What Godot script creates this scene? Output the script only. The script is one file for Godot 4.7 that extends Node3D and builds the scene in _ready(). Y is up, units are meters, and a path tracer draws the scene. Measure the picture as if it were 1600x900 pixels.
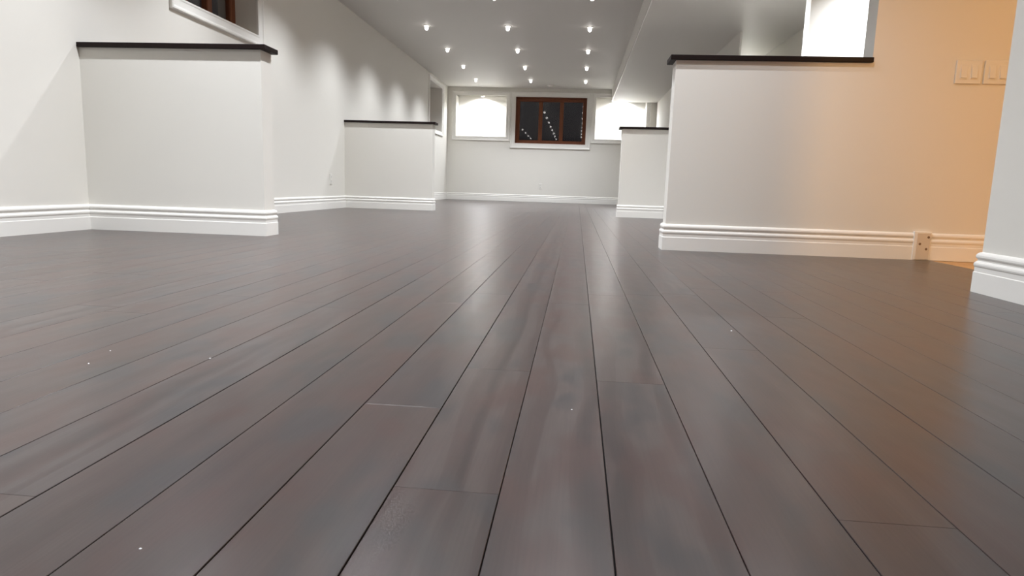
extends Node3D
# A long basement room with dark plank flooring, seen from close to the floor.

const XL := -2.9216        # left wall face
const ZF := -14.8906       # far wall face
const CEIL := 2.4455       # main ceiling
const BULK := 2.19         # underside of the bulkhead on the right
const XB := 0.646          # left face of the bulkhead
const PITCH_LIGHT := 1.4848
const PLANK := 0.1201
const PLANK_X := 0.0496
const EDGE := 1.9772       # right end of the dark planks
const TH := 0.13           # half wall thickness

var names := {}
var M := {}
var rng := RandomNumberGenerator.new()
var cam: Camera3D

# ---------------------------------------------------------------- helpers
func numbered(n: String) -> String:
	if not names.has(n):
		names[n] = 0
		return n
	names[n] += 1
	return "%s_%03d" % [n, names[n]]

func begin() -> SurfaceTool:
	var st := SurfaceTool.new()
	st.begin(Mesh.PRIMITIVE_TRIANGLES)
	return st

func obj(called: String, st: SurfaceTool, m: Material, parent: Node3D = null) -> MeshInstance3D:
	var o := MeshInstance3D.new()
	o.mesh = st.commit()
	o.material_override = m
	o.cast_shadow = GeometryInstance3D.SHADOW_CASTING_SETTING_ON
	if parent == null:
		o.name = numbered(called)
		add_child(o, true)
	else:
		o.name = called
		parent.add_child(o, true)
	return o

func tag(o: Node3D, label: String, category: String, group := "") -> void:
	o.set_meta("label", label)
	o.set_meta("category", category)
	if group != "":
		o.set_meta("group", group)

func thing(called: String, label: String, category: String, at := Vector3.ZERO, group := "") -> Node3D:
	var o := Node3D.new()
	o.name = numbered(called)
	add_child(o, true)
	o.position = at
	tag(o, label, category, group)
	return o

func base(called: String, at := Vector3.ZERO) -> Node3D:
	var o := Node3D.new()
	o.name = numbered(called)
	add_child(o, true)
	o.position = at
	o.set_meta("kind", "structure")
	return o

func struct(called: String, st: SurfaceTool, m: Material, label := "") -> MeshInstance3D:
	var o := obj(called, st, m)
	o.set_meta("kind", "structure")
	if label != "":
		o.set_meta("label", label)
	return o

func tri(st: SurfaceTool, a: Vector3, b: Vector3, c: Vector3, n: Vector3, uvs := []) -> void:
	var pts := [a, b, c]
	var order := [0, 1, 2]
	if (b - a).cross(c - a).dot(n) > 0.0:
		order = [0, 2, 1]
	for k in order:
		st.set_normal(n)
		if uvs.size() == 3:
			st.set_uv(uvs[k])
		st.add_vertex(pts[k])

func quad(st: SurfaceTool, a: Vector3, b: Vector3, c: Vector3, d: Vector3, n: Vector3, uvs := []) -> void:
	if uvs.size() == 4:
		tri(st, a, b, c, n, [uvs[0], uvs[1], uvs[2]])
		tri(st, a, c, d, n, [uvs[0], uvs[2], uvs[3]])
	else:
		tri(st, a, b, c, n)
		tri(st, a, c, d, n)

# box with chamfered edges (bev 0 = sharp)
func bx(st: SurfaceTool, lo: Vector3, hi: Vector3, bev := 0.0) -> void:
	var c := (lo + hi) / 2.0
	var h := (hi - lo) / 2.0
	for axis in 3:
		var u := (axis + 1) % 3
		var v := (axis + 2) % 3
		for s in [-1.0, 1.0]:
			var n := Vector3.ZERO
			n[axis] = s
			var p := []
			for q in [[-1, -1], [1, -1], [1, 1], [-1, 1]]:
				var w := Vector3.ZERO
				w[axis] = s * h[axis]
				w[u] = q[0] * (h[u] - bev)
				w[v] = q[1] * (h[v] - bev)
				p.append(c + w)
			quad(st, p[0], p[1], p[2], p[3], n)
	if bev <= 0.0:
		return
	for axis in 3:
		var u := (axis + 1) % 3
		var v := (axis + 2) % 3
		for su in [-1.0, 1.0]:
			for sv in [-1.0, 1.0]:
				var p := []
				for q in [[-1, 0], [1, 0], [1, 1], [-1, 1]]:
					var w := Vector3.ZERO
					w[axis] = q[0] * (h[axis] - bev)
					w[u] = su * (h[u] - (bev if q[1] == 0 else 0.0))
					w[v] = sv * (h[v] - (0.0 if q[1] == 0 else bev))
					p.append(c + w)
				var n := Vector3.ZERO
				n[u] = su
				n[v] = sv
				quad(st, p[0], p[1], p[2], p[3], n.normalized())
	for sx in [-1.0, 1.0]:
		for sy in [-1.0, 1.0]:
			for sz in [-1.0, 1.0]:
				var a := c + Vector3(sx * h.x, sy * (h.y - bev), sz * (h.z - bev))
				var b := c + Vector3(sx * (h.x - bev), sy * h.y, sz * (h.z - bev))
				var d := c + Vector3(sx * (h.x - bev), sy * (h.y - bev), sz * h.z)
				tri(st, a, b, d, Vector3(sx, sy, sz).normalized())

# sweep a profile (outward offset, height) along a 2D path with mitred corners;
# frame = [origin, u axis, v axis, height axis]; side +1: offset to the right of travel
func sweep(st: SurfaceTool, path: Array, profile: Array, frame: Array, side := 1.0, closed := false) -> void:
	var n := path.size()
	var offs := []
	for i in n:
		var d0 := Vector2.ZERO
		var d1 := Vector2.ZERO
		if i > 0 or closed:
			d0 = (path[i] - path[(i - 1 + n) % n]).normalized()
		if i < n - 1 or closed:
			d1 = (path[(i + 1) % n] - path[i]).normalized()
		if d0 == Vector2.ZERO: d0 = d1
		if d1 == Vector2.ZERO: d1 = d0
		var n0 := Vector2(d0.y, -d0.x) * side
		var n1 := Vector2(d1.y, -d1.x) * side
		offs.append((n0 + n1) / (1.0 + n0.dot(n1)))
	var pos := func(i: int, q: Vector2) -> Vector3:
		var p: Vector2 = path[i] + offs[i] * q.x
		return frame[0] + frame[1] * p.x + frame[2] * p.y + frame[3] * q.y
	var last := n if closed else n - 1
	for i in last:
		var j := (i + 1) % n
		var d: Vector2 = (path[j] - path[i]).normalized()
		var nn := Vector2(d.y, -d.x) * side
		for k in profile.size() - 1:
			var q0: Vector2 = profile[k]
			var q1: Vector2 = profile[k + 1]
			var e := (q1 - q0).normalized()
			var w: Vector3 = (frame[1] * nn.x + frame[2] * nn.y) * e.y - frame[3] * e.x
			quad(st, pos.call(i, q0), pos.call(j, q0), pos.call(j, q1), pos.call(i, q1), w.normalized())
	if not closed:
		for end in [0, n - 1]:
			var d: Vector2 = (path[1] - path[0]) if end == 0 else (path[n - 1] - path[n - 2])
			d = d.normalized() * (-1.0 if end == 0 else 1.0)
			var w: Vector3 = (frame[1] * d.x + frame[2] * d.y).normalized()
			for k in profile.size() - 1:
				var q0: Vector2 = profile[k]
				var q1: Vector2 = profile[k + 1]
				quad(st, pos.call(end, Vector2(0, q0.y)), pos.call(end, q0), pos.call(end, q1), pos.call(end, Vector2(0, q1.y)), w)

# lathe about the y axis; profile = [Vector2(radius, y)], smooth shading
func lathe(st: SurfaceTool, at: Vector3, profile: Array, sides := 24, axis := Vector3.UP) -> void:
	var up := axis.normalized()
	var ux := up.cross(Vector3(0.3, 0.1, 0.9)).normalized()
	var uz := ux.cross(up)
	for k in profile.size() - 1:
		var q0: Vector2 = profile[k]
		var q1: Vector2 = profile[k + 1]
		var e := (q1 - q0).normalized()
		for s in sides:
			var a := TAU * s / sides
			var b := TAU * (s + 1) / sides
			var ra := ux * cos(a) + uz * sin(a)
			var rb := ux * cos(b) + uz * sin(b)
			var rm := (ra + rb).normalized()
			quad(st, at + ra * q0.x + up * q0.y, at + rb * q0.x + up * q0.y, at + rb * q1.x + up * q1.y, at + ra * q1.x + up * q1.y, (rm * e.y - up * e.x).normalized())

# slab with rectangular holes; frame = [origin, u, v, n]; holes = Rect2 in (u, v); thickness runs to -n
func slab(st: SurfaceTool, rect: Rect2, holes: Array, frame: Array, thick: float) -> void:
	var us := [rect.position.x, rect.end.x]
	var vs := [rect.position.y, rect.end.y]
	for h in holes:
		us.append_array([h.position.x, h.end.x])
		vs.append_array([h.position.y, h.end.y])
	us.sort()
	vs.sort()
	var P := func(u: float, v: float, w: float) -> Vector3:
		return frame[0] + frame[1] * u + frame[2] * v + frame[3] * w
	var solid := func(i: int, j: int) -> bool:
		if i < 0 or j < 0 or i >= us.size() - 1 or j >= vs.size() - 1:
			return false
		var c := Vector2((us[i] + us[i + 1]) / 2.0, (vs[j] + vs[j + 1]) / 2.0)
		for h in holes:
			if h.has_point(c):
				return false
		return true
	for i in us.size() - 1:
		for j in vs.size() - 1:
			var u0: float = us[i]
			var u1: float = us[i + 1]
			var v0: float = vs[j]
			var v1: float = vs[j + 1]
			if u1 - u0 < 1e-5 or v1 - v0 < 1e-5 or not solid.call(i, j):
				continue
			for w in [[0.0, 1.0], [-thick, -1.0]]:
				quad(st, P.call(u0, v0, w[0]), P.call(u1, v0, w[0]), P.call(u1, v1, w[0]), P.call(u0, v1, w[0]), frame[3] * w[1])
			if not solid.call(i - 1, j):
				quad(st, P.call(u0, v0, 0), P.call(u0, v1, 0), P.call(u0, v1, -thick), P.call(u0, v0, -thick), -frame[1])
			if not solid.call(i + 1, j):
				quad(st, P.call(u1, v0, 0), P.call(u1, v1, 0), P.call(u1, v1, -thick), P.call(u1, v0, -thick), frame[1])
			if not solid.call(i, j - 1):
				quad(st, P.call(u0, v0, 0), P.call(u1, v0, 0), P.call(u1, v0, -thick), P.call(u0, v0, -thick), -frame[2])
			if not solid.call(i, j + 1):
				quad(st, P.call(u0, v1, 0), P.call(u1, v1, 0), P.call(u1, v1, -thick), P.call(u0, v1, -thick), frame[2])

# ---------------------------------------------------------------- materials
func mat(c: Color, rough: float, spec := 0.5) -> StandardMaterial3D:
	var m := StandardMaterial3D.new()
	m.albedo_color = c
	m.roughness = rough
	m.metallic_specular = spec
	return m

func paint(c: Color, rough: float, freq: float, depth: float) -> StandardMaterial3D:
	var m := mat(c, rough)
	var fn := FastNoiseLite.new()
	fn.seed = 5
	fn.noise_type = FastNoiseLite.TYPE_SIMPLEX
	fn.frequency = freq
	fn.fractal_octaves = 3
	var nt := NoiseTexture2D.new()
	nt.width = 512
	nt.height = 512
	nt.seamless = true
	nt.noise = fn
	m.heightmap_enabled = true
	m.heightmap_texture = nt
	m.heightmap_scale = depth
	m.uv1_triplanar = true
	m.uv1_world_triplanar = true
	m.uv1_scale = Vector3(2, 2, 2)
	return m

func smooth01(a: float, b: float, x: float) -> float:
	var t := clampf((x - a) / (b - a), 0.0, 1.0)
	return t * t * (3.0 - 2.0 * t)

# stained wood: u across one plank, v along 1.8 m of board
func plank_material(s: int) -> StandardMaterial3D:
	var w := 96
	var h := 1024
	var fine := FastNoiseLite.new()
	fine.seed = 100 + s
	fine.frequency = 1.0
	fine.fractal_octaves = 3
	var band := FastNoiseLite.new()
	band.seed = 200 + s
	band.frequency = 1.0
	band.fractal_octaves = 2
	var warp := FastNoiseLite.new()
	warp.seed = 300 + s
	warp.frequency = 1.0
	warp.fractal_octaves = 2
	var blot := FastNoiseLite.new()
	blot.seed = 400 + s
	blot.frequency = 1.0
	blot.fractal_octaves = 3
	var im := Image.create(w, h, true, Image.FORMAT_RGB8)
	var hm := Image.create(w, h, true, Image.FORMAT_RGB8)
	var dark := Color(0.197, 0.163, 0.156)
	var mid := Color(0.254, 0.210, 0.199)
	var pale := Color(0.305, 0.274, 0.262)
	var red := Color(0.264, 0.191, 0.175)
	var blue := Color(0.214, 0.201, 0.203)
	for y in h:
		var v := 1.0 - absf(2.0 * y / h - 1.0)
		# blend the two ends so that the board repeats without a seam
		for x in w:
			var u := float(x) / w
			var wa := warp.get_noise_2d(u * 0.3, v * 2.2) * (0.26 if s < 2 else 0.12)
			var b := band.get_noise_2d((u + wa) * (1.9 if s < 2 else 1.6), v * 0.25)
			var f := fine.get_noise_2d(u * 26.0, v * 9.0)
			var g := blot.get_noise_2d(u * 0.8, v * 6.0)
			var k := 0.8 if s < 2 else 0.28
			var c := mid.lerp(dark, smooth01(0.02, 0.40, -b) * k)
			c = c.lerp(pale, smooth01(0.06, 0.16, b) * 0.7 * k)
			c = c.lerp(red, smooth01(0.05, 0.5, g) * 0.6)
			c = c.lerp(blue, smooth01(0.05, 0.5, -g) * 0.75)
			c = c * (1.0 + 0.07 * f)
			c.a = 1.0
			im.set_pixel(x, y, c)
			var hh := 0.5 + 0.5 * warp.get_noise_2d(u * 1.6 + 7.0, v * 9.0) + 0.05 * f
			hm.set_pixel(x, y, Color(hh, hh, hh))
	im.generate_mipmaps()
	hm.generate_mipmaps()
	var m := mat(Color.WHITE, 0.29, 0.5)
	m.albedo_texture = ImageTexture.create_from_image(im)
	m.heightmap_enabled = true
	m.heightmap_texture = ImageTexture.create_from_image(hm)
	m.heightmap_scale = 0.05
	m.vertex_color_use_as_albedo = true
	return m

func wood_grain(a: Color, b: Color, s: int, rough: float) -> StandardMaterial3D:
	var fn := FastNoiseLite.new()
	fn.seed = s
	fn.frequency = 1.0
	fn.fractal_octaves = 4
	var im := Image.create(64, 256, true, Image.FORMAT_RGB8)
	for y in 256:
		for x in 64:
			var t := 0.5 + 0.5 * fn.get_noise_2d(x / 64.0 * 14.0, y / 256.0 * 2.0)
			im.set_pixel(x, y, a.lerp(b, clampf(t, 0.0, 1.0)))
	im.generate_mipmaps()
	var m := mat(Color.WHITE, rough)
	m.albedo_texture = ImageTexture.create_from_image(im)
	m.uv1_triplanar = true
	m.uv1_world_triplanar = true
	m.uv1_scale = Vector3(4, 1.2, 4)
	return m

func glow(c: Color, e: float) -> StandardMaterial3D:
	var m := mat(c, 0.4)
	m.emission_enabled = true
	m.emission = c
	m.emission_energy_multiplier = e
	return m

# ---------------------------------------------------------------- builders
func base_profile() -> Array:
	return [Vector2(0.0155, -0.0), Vector2(0.0155, 0.074), Vector2(0.0135, 0.077), Vector2(0.0135, 0.094), Vector2(0.0155, 0.097), Vector2(0.0165, 0.103), Vector2(0.0155, 0.109), Vector2(0.0120, 0.114), Vector2(0.0085, 0.117), Vector2(0.0085, 0.124), Vector2(0.0115, 0.126), Vector2(0.0135, 0.131), Vector2(0.0130, 0.138), Vector2(0.0100, 0.144), Vector2(0.0060, 0.148), Vector2(0.0, 0.150)]

func baseboard(called: String, path: Array, side: float, parent: Node3D = null) -> void:
	var st := begin()
	sweep(st, path, base_profile(), [Vector3.ZERO, Vector3.RIGHT, Vector3(0, 0, 1), Vector3.UP], side)
	if parent:
		obj(called, st, M.trim, parent)
	else:
		struct(called, st, M.trim)

# picture-frame casing round an opening; frame as in slab()
func casing(parent: Node3D, r: Rect2, width: float, frame: Array) -> void:
	var st := begin()
	var p := [Vector2(r.position.x, r.position.y), Vector2(r.end.x, r.position.y), Vector2(r.end.x, r.end.y), Vector2(r.position.x, r.end.y)]
	var w := width
	var prof := [Vector2(w, 0.0), Vector2(w, 0.020), Vector2(w - 0.006, 0.026), Vector2(w - 0.018, 0.026), Vector2(w - 0.024, 0.020), Vector2(w - 0.034, 0.016), Vector2(0.026, 0.013), Vector2(0.018, 0.013), Vector2(0.013, 0.016), Vector2(0.002, 0.016), Vector2(-0.002, 0.012), Vector2(-0.002, -0.003)]
	sweep(st, p, prof, frame, 1.0, true)
	obj("casing", st, M.trim, parent)

# wooden window set back in its opening: frame, mullions, panes
func window(called: String, r: Rect2, frame: Array, depth: float, panes: int, stile: float, cw: float, lined := false) -> void:
	var o := base(called)
	casing(o, r, cw, frame)
	var f := [frame[0] - frame[3] * depth, frame[1], frame[2], frame[3]]
	var st := begin()
	var p := [r.position, Vector2(r.end.x, r.position.y), r.end, Vector2(r.position.x, r.end.y)]
	sweep(st, p, [Vector2(0.0, -0.05), Vector2(0.0, 0.0), Vector2(-stile + 0.008, 0.0), Vector2(-stile, -0.012), Vector2(-stile, -0.05)], f, 1.0, true)
	obj("sash_frame", st, M.wood, o)
	if lined:
		var js := begin()
		sweep(js, p, [Vector2(0.0, -0.0), Vector2(0.0, depth - 0.014), Vector2(-0.012, depth - 0.014), Vector2(-0.012, -0.0)], f, 1.0, true)
		obj("jamb_lining", js, M.wood, o)
	var inner := r.grow(-stile)
	var wpane := inner.size.x / panes
	for k in panes - 1:
		var u := inner.position.x + wpane * (k + 1)
		var a: Vector3 = f[0] + f[1] * (u - stile * 0.52) + f[2] * inner.position.y - f[3] * 0.05
		var b: Vector3 = f[0] + f[1] * (u + stile * 0.52) + f[2] * inner.end.y + f[3] * 0.006
		var ms := begin()
		bx(ms, a.min(b), a.max(b), 0.006)
		obj("mullion", ms, M.wood, o)
	for k in panes:
		var u0 := inner.position.x + wpane * k
		var a: Vector3 = f[0] + f[1] * (u0 + 0.001) + f[2] * (inner.position.y - 0.004) - f[3] * 0.034
		var b: Vector3 = f[0] + f[1] * (u0 + wpane - 0.001) + f[2] * (inner.end.y + 0.004) - f[3] * 0.028
		var ps := begin()
		bx(ps, a.min(b), a.max(b))
		obj("pane", ps, M.glass, o)

# waist-high wall with a dark wooden cap; x0 is the end against the side wall
func half_wall(label: String, x0: float, x1: float, zf: float, wrap: Array, side: float, overhang_end: float) -> Node3D:
	var left := minf(x0, x1)
	var right := maxf(x0, x1)
	var o := thing("half_wall", label, "half wall", Vector3((left + right) / 2.0, 0, zf - TH / 2.0), "half walls with dark caps")
	var st := begin()
	var c := o.position
	bx(st, Vector3(left, 0, zf - TH) - c, Vector3(right, 1.0555, zf) - c, 0.0)
	obj("body", st, M.wall, o)
	var cs := begin()
	var lo := Vector3(left, 1.0555, zf - TH - 0.021) - c
	var hi := Vector3(right, 1.082, zf + 0.021) - c
	if x1 > x0: hi.x += overhang_end
	else: lo.x -= overhang_end
	bx(cs, lo, hi, 0.002)
	obj("cap", cs, M.cap, o)
	var b := begin()
	var path := []
	for q in wrap:
		path.append(q - Vector2(c.x, c.z))
	sweep(b, path, base_profile(), [Vector3.ZERO, Vector3.RIGHT, Vector3(0, 0, 1), Vector3.UP], side)
	obj("baseboard", b, M.trim, o)
	return o

func downlight(label: String, at: Vector3, energy: float, angle: float, group: String, glow_m: Material, drop := 1.0) -> void:
	var o := thing("downlight", label, "ceiling light", at, group)
	var st := begin()
	lathe(st, Vector3.ZERO, [Vector2(0.027, 0.004), Vector2(0.027, -0.004), Vector2(0.038, -0.008), Vector2(0.048, -0.005), Vector2(0.050, 0.0)], 28)
	obj("trim_ring", st, M.trim, o)
	var b := begin()
	lathe(b, Vector3.ZERO, [Vector2(0.0, -0.062 * drop), Vector2(0.010, -0.060 * drop), Vector2(0.019, -0.053 * drop), Vector2(0.024, -0.04 * drop), Vector2(0.026, -0.02 * drop), Vector2(0.025, 0.0)], 24)
	obj("bulb", b, glow_m, o)
	var l := SpotLight3D.new()
	l.name = "light"
	l.light_color = M.lamp_color
	l.light_energy = energy
	l.light_size = 0.025
	l.spot_range = 40.0
	l.spot_attenuation = 2.0
	l.spot_angle = angle
	l.spot_angle_attenuation = 1.0 if drop == 1.0 else 0.5
	l.shadow_enabled = true
	o.add_child(l, true)
	l.position = Vector3(0, -0.062 * drop - 0.008, 0)
	l.rotation = Vector3(-PI / 2.0, 0, 0)

func outlet(label: String, at: Vector3, facing: float) -> void:
	var o := thing("wall_outlet", label, "outlet", at)
	o.rotation.y = facing
	var st := begin()
	bx(st, Vector3(-0.04, -0.062, 0), Vector3(0.04, 0.062, 0.007), 0.003)
	obj("cover_plate", st, M.plastic, o)
	for s in [-1.0, 1.0]:
		var r := begin()
		bx(r, Vector3(-0.018, s * 0.025 - 0.017, 0.007), Vector3(0.018, s * 0.025 + 0.017, 0.0095), 0.002)
		var rec := obj("receptacle", r, M.plastic, o)
		for t in [-1.0, 1.0]:
			var h := begin()
			bx(h, Vector3(t * 0.007 - 0.0015, s * 0.025 - 0.004, 0.0095), Vector3(t * 0.007 + 0.0015, s * 0.025 + 0.007, 0.0099))
			obj("slot", h, M.slot, rec)

func _ready() -> void:
	rng.seed = 7
	# ------------------------------------------------------------ camera, sky, exposure
	cam = Camera3D.new()
	cam.name = "camera"
	cam.fov = rad_to_deg(2.0 * atan(450.0 / 1039.5))
	cam.position = Vector3(0, 0.338, 0)
	cam.rotation = Vector3(-0.1523, 0.092, 0.0316)
	cam.near = 0.02
	cam.far = 100.0
	add_child(cam)
	cam.current = true
	var env := Environment.new()
	env.background_mode = Environment.BG_COLOR
	env.background_color = Color(0.025, 0.025, 0.032)
	env.tonemap_mode = Environment.TONE_MAPPER_LINEAR
	env.tonemap_exposure = 3.5
	env.sdfgi_enabled = true
	env.ssao_enabled = true
	env.ssil_enabled = true
	var we := WorldEnvironment.new()
	we.name = "environment"
	we.environment = env
	add_child(we)
	M.lamp_color = Color(0.955, 0.972, 1.0)
	var LAMP := 0.9        # main ceiling downlights
	var NICHE := 0.65       # lamps over the far niches
	var STAIR := 0.52       # warm bulb on the stair side
	var WASH := 1.2        # lamp behind the right half wall

	# ------------------------------------------------------------ materials
	M.wall = paint(Color(0.888, 0.875, 0.842), 0.6, 0.08, 0.006)
	M.ceiling = paint(Color(0.87, 0.86, 0.835), 0.55, 0.08, 0.006)
	M.bulk = paint(Color(0.87, 0.86, 0.835), 0.5, 0.08, 0.004)
	M.trim = mat(Color(0.93, 0.92, 0.895), 0.35)
	M.bead = mat(Color(0.90, 0.89, 0.865), 0.12)
	M.cap = wood_grain(Color(0.085, 0.045, 0.04), Color(0.12, 0.07, 0.06), 11, 0.5)
	M.cap.metallic_specular = 0.3
	M.wood = wood_grain(Color(0.40, 0.21, 0.11), Color(0.54, 0.30, 0.15), 12, 0.5)
	M.raw = wood_grain(Color(0.72, 0.55, 0.36), Color(0.82, 0.66, 0.46), 13, 0.6)
	M.plastic = mat(Color(0.90, 0.89, 0.86), 0.4)
	M.block = mat(Color(0.84, 0.79, 0.72), 0.6)
	M.knot = mat(Color(0.50, 0.40, 0.30), 0.7)
	M.slot = mat(Color(0.12, 0.11, 0.1), 0.6)
	M.sub = mat(Color(0.06, 0.05, 0.05), 0.9)
	M.fleck = mat(Color(0.95, 0.95, 0.95), 0.6)
	M.glass = mat(Color(0.25, 0.26, 0.28, 0.03), 0.02)
	M.glass.transparency = BaseMaterial3D.TRANSPARENCY_ALPHA
	M.bulb = glow(Color(1.0, 0.98, 0.96), 2.0)
	M.bulb_warm = glow(Color(1.0, 0.80, 0.56), 0.5)
	var planks := []
	for s in 5:
		planks.append(plank_material(s))

	# ------------------------------------------------------------ room shell
	var far_frame := [Vector3(0, 0, ZF), Vector3.RIGHT, Vector3.UP, Vector3(0, 0, 1)]
	var win3 := Rect2(-1.4165, 1.268, 1.5445, 0.994)
	var nicheA := Rect2(-2.7318, 1.3945, 1.1131, 0.8809)
	var nicheB := Rect2(0.3239, 1.3945, 1.0810, 0.8809)
	var st := begin()
	slab(st, Rect2(-3.3, -0.1, 7.7, 2.75), [win3, nicheA, nicheB], far_frame, 0.36)
	struct("wall_far", st, M.wall)

	# left wall: u runs towards the camera (+z) from the far wall
	var left_frame := [Vector3(XL, 0, 0), Vector3(0, 0, -1), Vector3.UP, Vector3(1, 0, 0)]
	var win1 := Rect2(4.775, 1.60, 1.22, 0.70)
	var win2 := Rect2(13.03, 1.415, 1.20, 0.895)
	st = begin()
	slab(st, Rect2(-4.2, -0.1, 4.2 - ZF, 2.75), [win1, win2], left_frame, 0.36)
	struct("wall_left", st, M.wall)

	# right wall beyond the deep half wall, with a jog
	st = begin()
	bx(st, Vector3(1.62, -0.1, ZF), Vector3(1.92, 2.6, -10.5))
	bx(st, Vector3(1.80, -0.1, -10.5), Vector3(1.822, 2.6, -8.28))
	struct("wall_right", st, M.wall)
	st = begin()
	bx(st, Vector3(2.45, -0.1, ZF), Vector3(2.60, 2.6, -5.72))
	struct("wall_passage", st, M.wall)
	st = begin()
	bx(st, Vector3(1.73, -0.1, -5.72), Vector3(4.4, 2.6, -5.6))
	struct("wall_partition", st, M.wall)
	# full-height wall that carries the near right half wall on to the right
	st = begin()
	bx(st, Vector3(1.556, -0.1, -3.909 - TH), Vector3(4.4, 2.6, -3.909))
	struct("wall_stair", st, M.wall)
	# near right wall beside the camera
	st = begin()
	bx(st, Vector3(1.503, -0.1, -2.612), Vector3(1.633, 2.6, 4.2))
	struct("wall_near_right", st, M.wall)
	st = begin()
	bx(st, Vector3(4.28, -0.1, -5.72), Vector3(4.4, 2.6, 4.2))
	struct("wall_stair_side", st, M.wall)
	st = begin()
	bx(st, Vector3(-3.3, -0.1, 4.2), Vector3(4.4, 2.6, 4.35))
	struct("wall_back", st, M.wall)

	st = begin()
	bx(st, Vector3(-3.3, CEIL, ZF - 0.36), Vector3(4.4, CEIL + 0.15, 4.35))
	struct("ceiling", st, M.ceiling)
	st = begin()
	bx(st, Vector3(XB, BULK, ZF), Vector3(2.45, CEIL, 4.2), 0.004)
	struct("ceiling_bulkhead", st, M.bulk)
	st = begin()
	var bead := []
	for q in 9:
		var a := PI * 0.5 * q / 8.0
		bead.append(Vector2(XB + 0.012 - 0.016 * cos(a), BULK + 0.012 - 0.016 * sin(a)))
	for q in 8:
		var p0: Vector2 = bead[q]
		var p1: Vector2 = bead[q + 1]
		var m0 := (p0 - Vector2(XB + 0.012, BULK + 0.012)).normalized()
		var m1 := (p1 - Vector2(XB + 0.012, BULK + 0.012)).normalized()
		var mm := (m0 + m1).normalized()
		quad(st, Vector3(p0.x, p0.y, ZF), Vector3(p1.x, p1.y, ZF), Vector3(p1.x, p1.y, 4.2), Vector3(p0.x, p0.y, 4.2), Vector3(mm.x, mm.y, 0))
	struct("trim_1", st, M.bead)

	# ------------------------------------------------------------ floor: one board at a time
	var fl := base("floor")
	st = begin()
	bx(st, Vector3(-3.3, -0.12, ZF - 0.36), Vector3(EDGE, -0.006, 4.35))
	obj("subfloor", st, M.sub, fl)
	st = begin()
	bx(st, Vector3(EDGE, -0.12, -5.72), Vector3(4.4, -0.002, 4.35))
	var land := struct("floor_landing", st, M.raw)
	land.set_meta("label", "bare pale wood landing past the dark planks")
	lay_planks(fl, planks)

	# ------------------------------------------------------------ half walls
	half_wall("white half wall with dark cap standing below the nearest left-hand window", XL, -1.821, -3.772, [Vector2(XL, -3.772), Vector2(-1.821, -3.772), Vector2(-1.821, -3.902), Vector2(XL, -3.902)], -1.0, 0.034)
	half_wall("white half wall with dark cap on the left, farther back, in front of the far left window", XL, -1.802, -8.258, [Vector2(XL, -8.258), Vector2(-1.802, -8.258), Vector2(-1.802, -8.388), Vector2(XL, -8.388)], -1.0, 0.034)
	half_wall("large cream half wall with dark cap on the right, running into the orange-lit wall", 1.556, 0.515, -3.909, [Vector2(1.556, -3.909), Vector2(0.515, -3.909), Vector2(0.515, -4.039), Vector2(1.556, -4.039)], 1.0, 0.033)
	half_wall("small distant half wall with dark cap on the right, in front of the bright niche", 1.80, 0.508, -8.275, [Vector2(1.80, -8.275), Vector2(0.508, -8.275), Vector2(0.508, -8.405), Vector2(1.80, -8.405)], 1.0, 0.033)

	# ------------------------------------------------------------ baseboards of the room
	baseboard("baseboard_left", [Vector2(XL, 4.2), Vector2(XL, -3.772)], 1.0 * -1.0)
	baseboard("baseboard_left", [Vector2(XL, -3.902), Vector2(XL, -8.258)], -1.0)
	baseboard("baseboard_left", [Vector2(XL, -8.388), Vector2(XL, ZF)], -1.0)
	baseboard("baseboard_far", [Vector2(XL, ZF), Vector2(1.62, ZF)], -1.0)
	baseboard("baseboard_right", [Vector2(1.62, ZF), Vector2(1.62, -10.5), Vector2(1.80, -10.5), Vector2(1.80, -8.405)], -1.0)
	baseboard("baseboard_stair", [Vector2(1.556, -3.909), Vector2(1.872, -3.909)], -1.0)
	baseboard("baseboard_stair", [Vector2(1.963, -3.909), Vector2(4.28, -3.909)], -1.0)
	baseboard("baseboard_near_right", [Vector2(1.633, -2.0), Vector2(1.633, -2.612), Vector2(1.503, -2.612), Vector2(1.503, 4.2)], 1.0 * -1.0)

	# ------------------------------------------------------------ windows and niches
	window("window_1", win1, left_frame, 0.20, 3, 0.075, 0.095)
	window("window_2", win2, left_frame, 0.30, 2, 0.075, 0.085)
	window("window_3", win3, far_frame, 0.14, 3, 0.082, 0.108, true)
	for a in [[nicheA, "brightly lit recessed niche in the far wall, left of the dark window"], [nicheB, "brightly lit recessed niche in the far wall, right of the dark window, partly hidden"]]:
		var r: Rect2 = a[0]
		var o := thing("wall_niche", a[1], "niche", Vector3(r.get_center().x, r.position.y, ZF))
		var b := begin()
		bx(b, Vector3(-r.size.x / 2, 0, -0.32), Vector3(r.size.x / 2, r.size.y, -0.30))
		obj("back_panel", b, M.wall, o)
		casing(o, r, 0.09, [far_frame[0] - o.position, far_frame[1], far_frame[2], far_frame[3]])
		var side: String = "left" if r == nicheA else "right"
		downlight("small hot white lamp in the top of the %s far niche" % side, Vector3(r.get_center().x, r.end.y, ZF - 0.19), NICHE, 82.0, "niche lamps", M.bulb, 0.2)

	# ------------------------------------------------------------ ceiling lights
	var cols := [[-2.1298, "left"], [-1.0216, "middle"], [0.0699, "right"]]
	var nth := ["nearest the far wall", "second from the far wall", "third from the far wall", "fourth from the far wall", "fifth from the far wall", "sixth from the far wall", "seventh from the far wall", "eighth from the far wall", "ninth from the far wall", "tenth from the far wall"]
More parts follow.
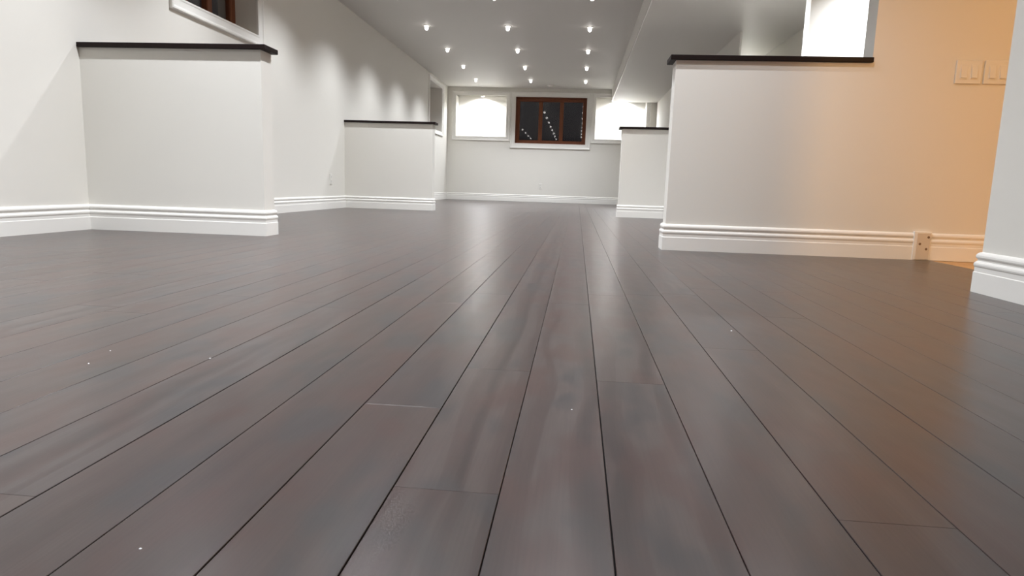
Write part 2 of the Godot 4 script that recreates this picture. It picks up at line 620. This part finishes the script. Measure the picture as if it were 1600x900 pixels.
	for c in cols:
		for k in (9 if c[1] == "right" else 10):
			downlight("small round white downlight in the %s ceiling row, %s" % [c[1], nth[k]], Vector3(c[0], CEIL, -9.2769 - PITCH_LIGHT * (3 - k)), LAMP * (1.28 if k > 6 and c[1] != "right" else 1.0), 62.0, "ceiling downlights", M.bulb)
	downlight("downlight in the low ceiling between the two right half walls", Vector3(1.25, BULK, -5.85), LAMP * 1.1, 72.0, "", M.bulb)
	downlight("downlight in the low ceiling of the passage, behind the bright partition", Vector3(2.2, BULK, -6.0), LAMP * 1.2, 80.0, "", M.bulb)
	downlight("downlight in the low ceiling of the passage, deeper in beside the right wall", Vector3(2.12, BULK, -10.7), LAMP * 1.5, 84.0, "", M.bulb)
	downlight("downlight in the low ceiling in front of the near right half wall", Vector3(1.0, BULK, -3.0), LAMP * 0.36, 72.0, "", M.bulb)
	downlight("downlight in the low ceiling behind the near right half wall", Vector3(2.25, BULK, -5.25), WASH, 70.0, "", M.bulb)
	# warm globe lamp on the stair side of the near right wall
	var wl := thing("wall_lamp", "warm globe lamp on the stair side of the near right wall", "wall lamp", Vector3(1.633, 1.45, -1.2))
	st = begin()
	lathe(st, Vector3.ZERO, [Vector2(0.0, 0.022), Vector2(0.05, 0.018), Vector2(0.06, 0.0)], 24, Vector3.RIGHT)
	obj("wall_plate", st, M.plastic, wl)
	st = begin()
	lathe(st, Vector3.ZERO, [Vector2(0.02, 0.285), Vector2(0.014, 0.02)], 16, Vector3.RIGHT)
	obj("arm", st, M.plastic, wl)
	st = begin()
	var arc := []
	for q in 13:
		var a := PI * q / 12.0
		arc.append(Vector2(0.17 * sin(a), 0.45 - 0.17 * cos(a)))
	arc.reverse()
	lathe(st, Vector3.ZERO, arc, 28, Vector3.RIGHT)
	obj("globe", st, M.bulb_warm, wl)
	var om := OmniLight3D.new()
	om.name = "light"
	om.light_color = Color(1.0, 0.79, 0.54)
	om.light_energy = STAIR
	om.light_size = 0.165
	om.omni_range = 30.0
	om.omni_attenuation = 2.0
	om.shadow_enabled = true
	wl.add_child(om, true)
	om.position = Vector3(0.45, 0, 0)

	# ------------------------------------------------------------ small fittings
	for a in [[2.052, "left-hand double rocker switch plate on the orange-lit wall"], [2.196, "right-hand double switch plate, cut off by the near right wall edge"]]:
		var o := thing("switch_plate", a[1], "light switch", Vector3(a[0], 1.0145, -3.909), "double switch plates")
		var p := begin()
		bx(p, Vector3(-0.067, -0.0615, 0), Vector3(0.067, 0.0615, 0.009), 0.003)
		obj("cover_plate", p, M.plastic, o)
		for s in [-1.0, 1.0]:
			var r := begin()
			bx(r, Vector3(s * 0.027 - 0.0185, -0.037, 0.006), Vector3(s * 0.027 + 0.0185, 0.037, 0.0105), 0.001)
			var fr := obj("rocker_frame", r, M.plastic, o)
			var k := begin()
			var x0: float = s * 0.027 - 0.0145
			var x1: float = s * 0.027 + 0.0145
			for q in [[-0.031, 0.0, 0.017, 0.0135], [0.0, 0.031, 0.0135, 0.0108]]:
				quad(k, Vector3(x0, q[0], q[2]), Vector3(x1, q[0], q[2]), Vector3(x1, q[1], q[3]), Vector3(x0, q[1], q[3]), Vector3(0, 0.09 if q[0] == 0.0 else 0.11, 1).normalized())
				for x in [x0, x1]:
					quad(k, Vector3(x, q[0], 0.008), Vector3(x, q[1], 0.008), Vector3(x, q[1], q[3]), Vector3(x, q[0], q[2]), Vector3(signf(x - s * 0.027), 0, 0))
			quad(k, Vector3(x0, -0.031, 0.008), Vector3(x1, -0.031, 0.008), Vector3(x1, -0.031, 0.017), Vector3(x0, -0.031, 0.017), Vector3(0, -1, 0))
			obj("rocker", k, M.plastic, fr)
	var pb := thing("plinth_block", "pale knotty block interrupting the baseboard of the orange-lit wall", "trim block", Vector3(1.9175, 0, -3.909))
	st = begin()
	bx(st, Vector3(-0.0455, 0.0, 0), Vector3(0.0455, 0.158, 0.019), 0.002)
	obj("body", st, M.trim, pb)
	st = begin()
	bx(st, Vector3(-0.030, 0.004, 0.018), Vector3(0.040, 0.150, 0.0205), 0.001)
	var face := obj("face_board", st, M.block, pb)
	for q in [Vector2(0.024, 0.062), Vector2(0.030, 0.128), Vector2(-0.012, 0.09)]:
		st = begin()
		lathe(st, Vector3(q.x, q.y, 0.0203), [Vector2(0.0075, 0.0), Vector2(0.006, 0.0007), Vector2(0.0, 0.001)], 12, Vector3(0, 0, 1))
		obj("knot", st, M.knot, face)
	outlet("small white outlet low on the far wall under the dark window", Vector3(-0.815, 0.345, ZF), 0.0)
	outlet("small white outlet low on the left wall before the farther half wall", Vector3(XL, 0.35, -7.77), PI / 2)
	var sd := thing("smoke_detector", "small round detector on the ceiling in front of the dark window", "smoke detector", Vector3(-0.655, CEIL, -14.45))
	st = begin()
	lathe(st, Vector3.ZERO, [Vector2(0.0, -0.038), Vector2(0.03, -0.038), Vector2(0.058, -0.034), Vector2(0.066, -0.026), Vector2(0.068, -0.008)], 28)
	obj("cover", st, M.plastic, sd)
	st = begin()
	lathe(st, Vector3.ZERO, [Vector2(0.068, -0.008), Vector2(0.075, -0.006), Vector2(0.076, 0.0)], 28)
	obj("mounting_plate", st, M.trim, sd)
	# paint flecks left on the boards
	var flecks := [[-0.382, -0.53, 0.0016, "bright white fleck on the plank at the near left corner"], [-0.856, -1.079, 0.0018, "white fleck on the left planks, nearer of a close pair"], [-0.881, -1.169, 0.0016, "white fleck on the left planks, farther of a close pair"], [-0.672, -1.156, 0.0022, "pale fleck touching a dark plank seam left of centre"], [0.396, -1.659, 0.0026, "white fleck on the brown planks right of centre"], [0.007, -0.991, 0.0016, "white fleck on the grey plank in the middle"]]
	for q in flecks:
		var f := begin()
		lathe(f, Vector3.ZERO, [Vector2(0.0, q[2] * 0.7), Vector2(q[2] * 0.6, q[2] * 0.5), Vector2(q[2], 0.0)], 8)
		var o := obj("paint_fleck", f, M.fleck)
		tag(o, q[3], "paint fleck", "flecks of white paint on the floor")
		o.position = Vector3(q[0], 0.0, q[1])
		o.scale = Vector3(0.95, 0.75, 0.75)

# every board has its own chamfered edges; the 300 that show largest are parts, the rest one joined part
func lay_planks(fl: Node3D, mats: Array) -> void:
	var forced := {0: [-1.155], -2: [-0.69, -1.19], -3: [-0.96], -6: [-0.607], 2: [-0.689], -15: [-1.91]}
	var boards := []
	var inv := cam.transform.affine_inverse()
	var gap := 0.0004
	for k in range(-25, 17):
		var x0 := maxf(PLANK_X + PLANK * k, XL)
		var x1 := minf(PLANK_X + PLANK * (k + 1), EDGE)
		if x1 - x0 < 0.02:
			continue
		var gap_left := gap
		gap = rng.randf_range(0.0002, 0.0006) if k < -6 or k > 1 else rng.randf_range(0.0005, 0.0009)
		var gap_right := gap
		var cuts := [0.6]
		var z := 0.6 - rng.randf_range(0.15, 1.0)
		if forced.has(k):
			for q in forced[k]:
				cuts.append(q)
			z = cuts[-1] - rng.randf_range(0.75, 1.2)
		elif k > -9 and k < 6:
			cuts[0] = -0.2
			z = -1.75 - rng.randf_range(0.0, 0.8)
		while z > ZF + 0.3:
			cuts.append(z)
			z -= rng.randf_range(0.7, 1.35)
		cuts.append(ZF)
		for i in cuts.size() - 1:
			var score := 0.0
			for sx in 3:
				for sz in 7:
					var p := Vector3(lerpf(x0, x1, sx / 2.0), 0, lerpf(cuts[i], cuts[i + 1], sz / 6.0))
					var q := inv * p
					if q.z > -0.05:
						continue
					var u := 800.0 + 1039.5 * q.x / -q.z
					var v := 450.0 - 1039.5 * q.y / -q.z
					if u > 0 and u < 1600 and v > 0 and v < 900:
						score += (cuts[i] - cuts[i + 1]) / pow(-q.z, 3.0)
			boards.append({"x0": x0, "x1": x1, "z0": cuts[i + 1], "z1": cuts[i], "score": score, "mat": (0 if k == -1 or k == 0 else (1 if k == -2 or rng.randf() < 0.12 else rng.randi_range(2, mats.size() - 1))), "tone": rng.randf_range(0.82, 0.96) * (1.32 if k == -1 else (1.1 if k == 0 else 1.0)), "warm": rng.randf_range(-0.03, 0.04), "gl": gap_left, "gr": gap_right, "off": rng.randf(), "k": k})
	boards.sort_custom(func(a, b): return a.score > b.score)
	var rest := []
	for i in mats.size():
		rest.append(begin())
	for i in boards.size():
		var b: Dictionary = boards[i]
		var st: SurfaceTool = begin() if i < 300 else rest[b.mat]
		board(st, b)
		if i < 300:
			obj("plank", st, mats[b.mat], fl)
	var joined := ArrayMesh.new()
	for i in mats.size():
		rest[i].commit(joined)
		joined.surface_set_material(i, mats[i])
	var o := MeshInstance3D.new()
	o.name = "distant_planks"
	o.mesh = joined
	o.set_meta("kind", "stuff")
	fl.add_child(o, true)
	# plain boards behind the camera
	var bs := begin()
	bx(bs, Vector3(XL, -0.006, 0.6), Vector3(EDGE, 0.0, 4.2))
	bx(bs, Vector3(PLANK_X - 8.0 * PLANK, -0.006, -0.2), Vector3(PLANK_X + 6.0 * PLANK, -0.001, 0.6))
	obj("rear_boards", bs, M.cap, fl)

func board(st: SurfaceTool, b: Dictionary) -> void:
	var gz := 0.0002
	# boards laid deeper in the room sit tighter together
	var tight := 0.3 if b.z1 < -2.2 else 1.0
	var be := 0.0006 * (0.5 if b.z1 < -2.2 else 1.0)
	var x0: float = b.x0 + b.gl * (1.0 if b.k == 0 or b.k == 1 else tight)
	var x1: float = b.x1 - b.gr * (1.0 if b.k == -1 or b.k == 0 else tight)
	var z0: float = b.z0 + gz
	var z1: float = b.z1 - gz
	var lip := -0.0004
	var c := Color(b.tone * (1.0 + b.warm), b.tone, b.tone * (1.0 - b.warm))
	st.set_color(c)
	var U := func(x: float, z: float) -> Vector2:
		return Vector2((x - b.x0) / PLANK, z / 3.6 + b.off)
	var t := [Vector3(x0 + be, 0, z0 + be * 0.4), Vector3(x1 - be, 0, z0 + be * 0.4), Vector3(x1 - be, 0, z1 - be * 0.4), Vector3(x0 + be, 0, z1 - be * 0.4)]
	var e := [Vector3(x0, lip, z0), Vector3(x1, lip, z0), Vector3(x1, lip, z1), Vector3(x0, lip, z1)]
	var d := [Vector3(x0, -0.006, z0), Vector3(x1, -0.006, z0), Vector3(x1, -0.006, z1), Vector3(x0, -0.006, z1)]
	var out := [Vector3(0, 0, -1), Vector3(1, 0, 0), Vector3(0, 0, 1), Vector3(-1, 0, 0)]
	quad(st, t[0], t[1], t[2], t[3], Vector3.UP, [U.call(t[0].x, t[0].z), U.call(t[1].x, t[1].z), U.call(t[2].x, t[2].z), U.call(t[3].x, t[3].z)])
	for i in 4:
		var j := (i + 1) % 4
		quad(st, t[i], t[j], e[j], e[i], (out[i] + Vector3.UP).normalized(), [U.call(t[i].x, t[i].z), U.call(t[j].x, t[j].z), U.call(e[j].x, e[j].z), U.call(e[i].x, e[i].z)])
		quad(st, e[i], e[j], d[j], d[i], out[i], [U.call(e[i].x, e[i].z), U.call(e[j].x, e[j].z), U.call(d[j].x, d[j].z), U.call(d[i].x, d[i].z)])
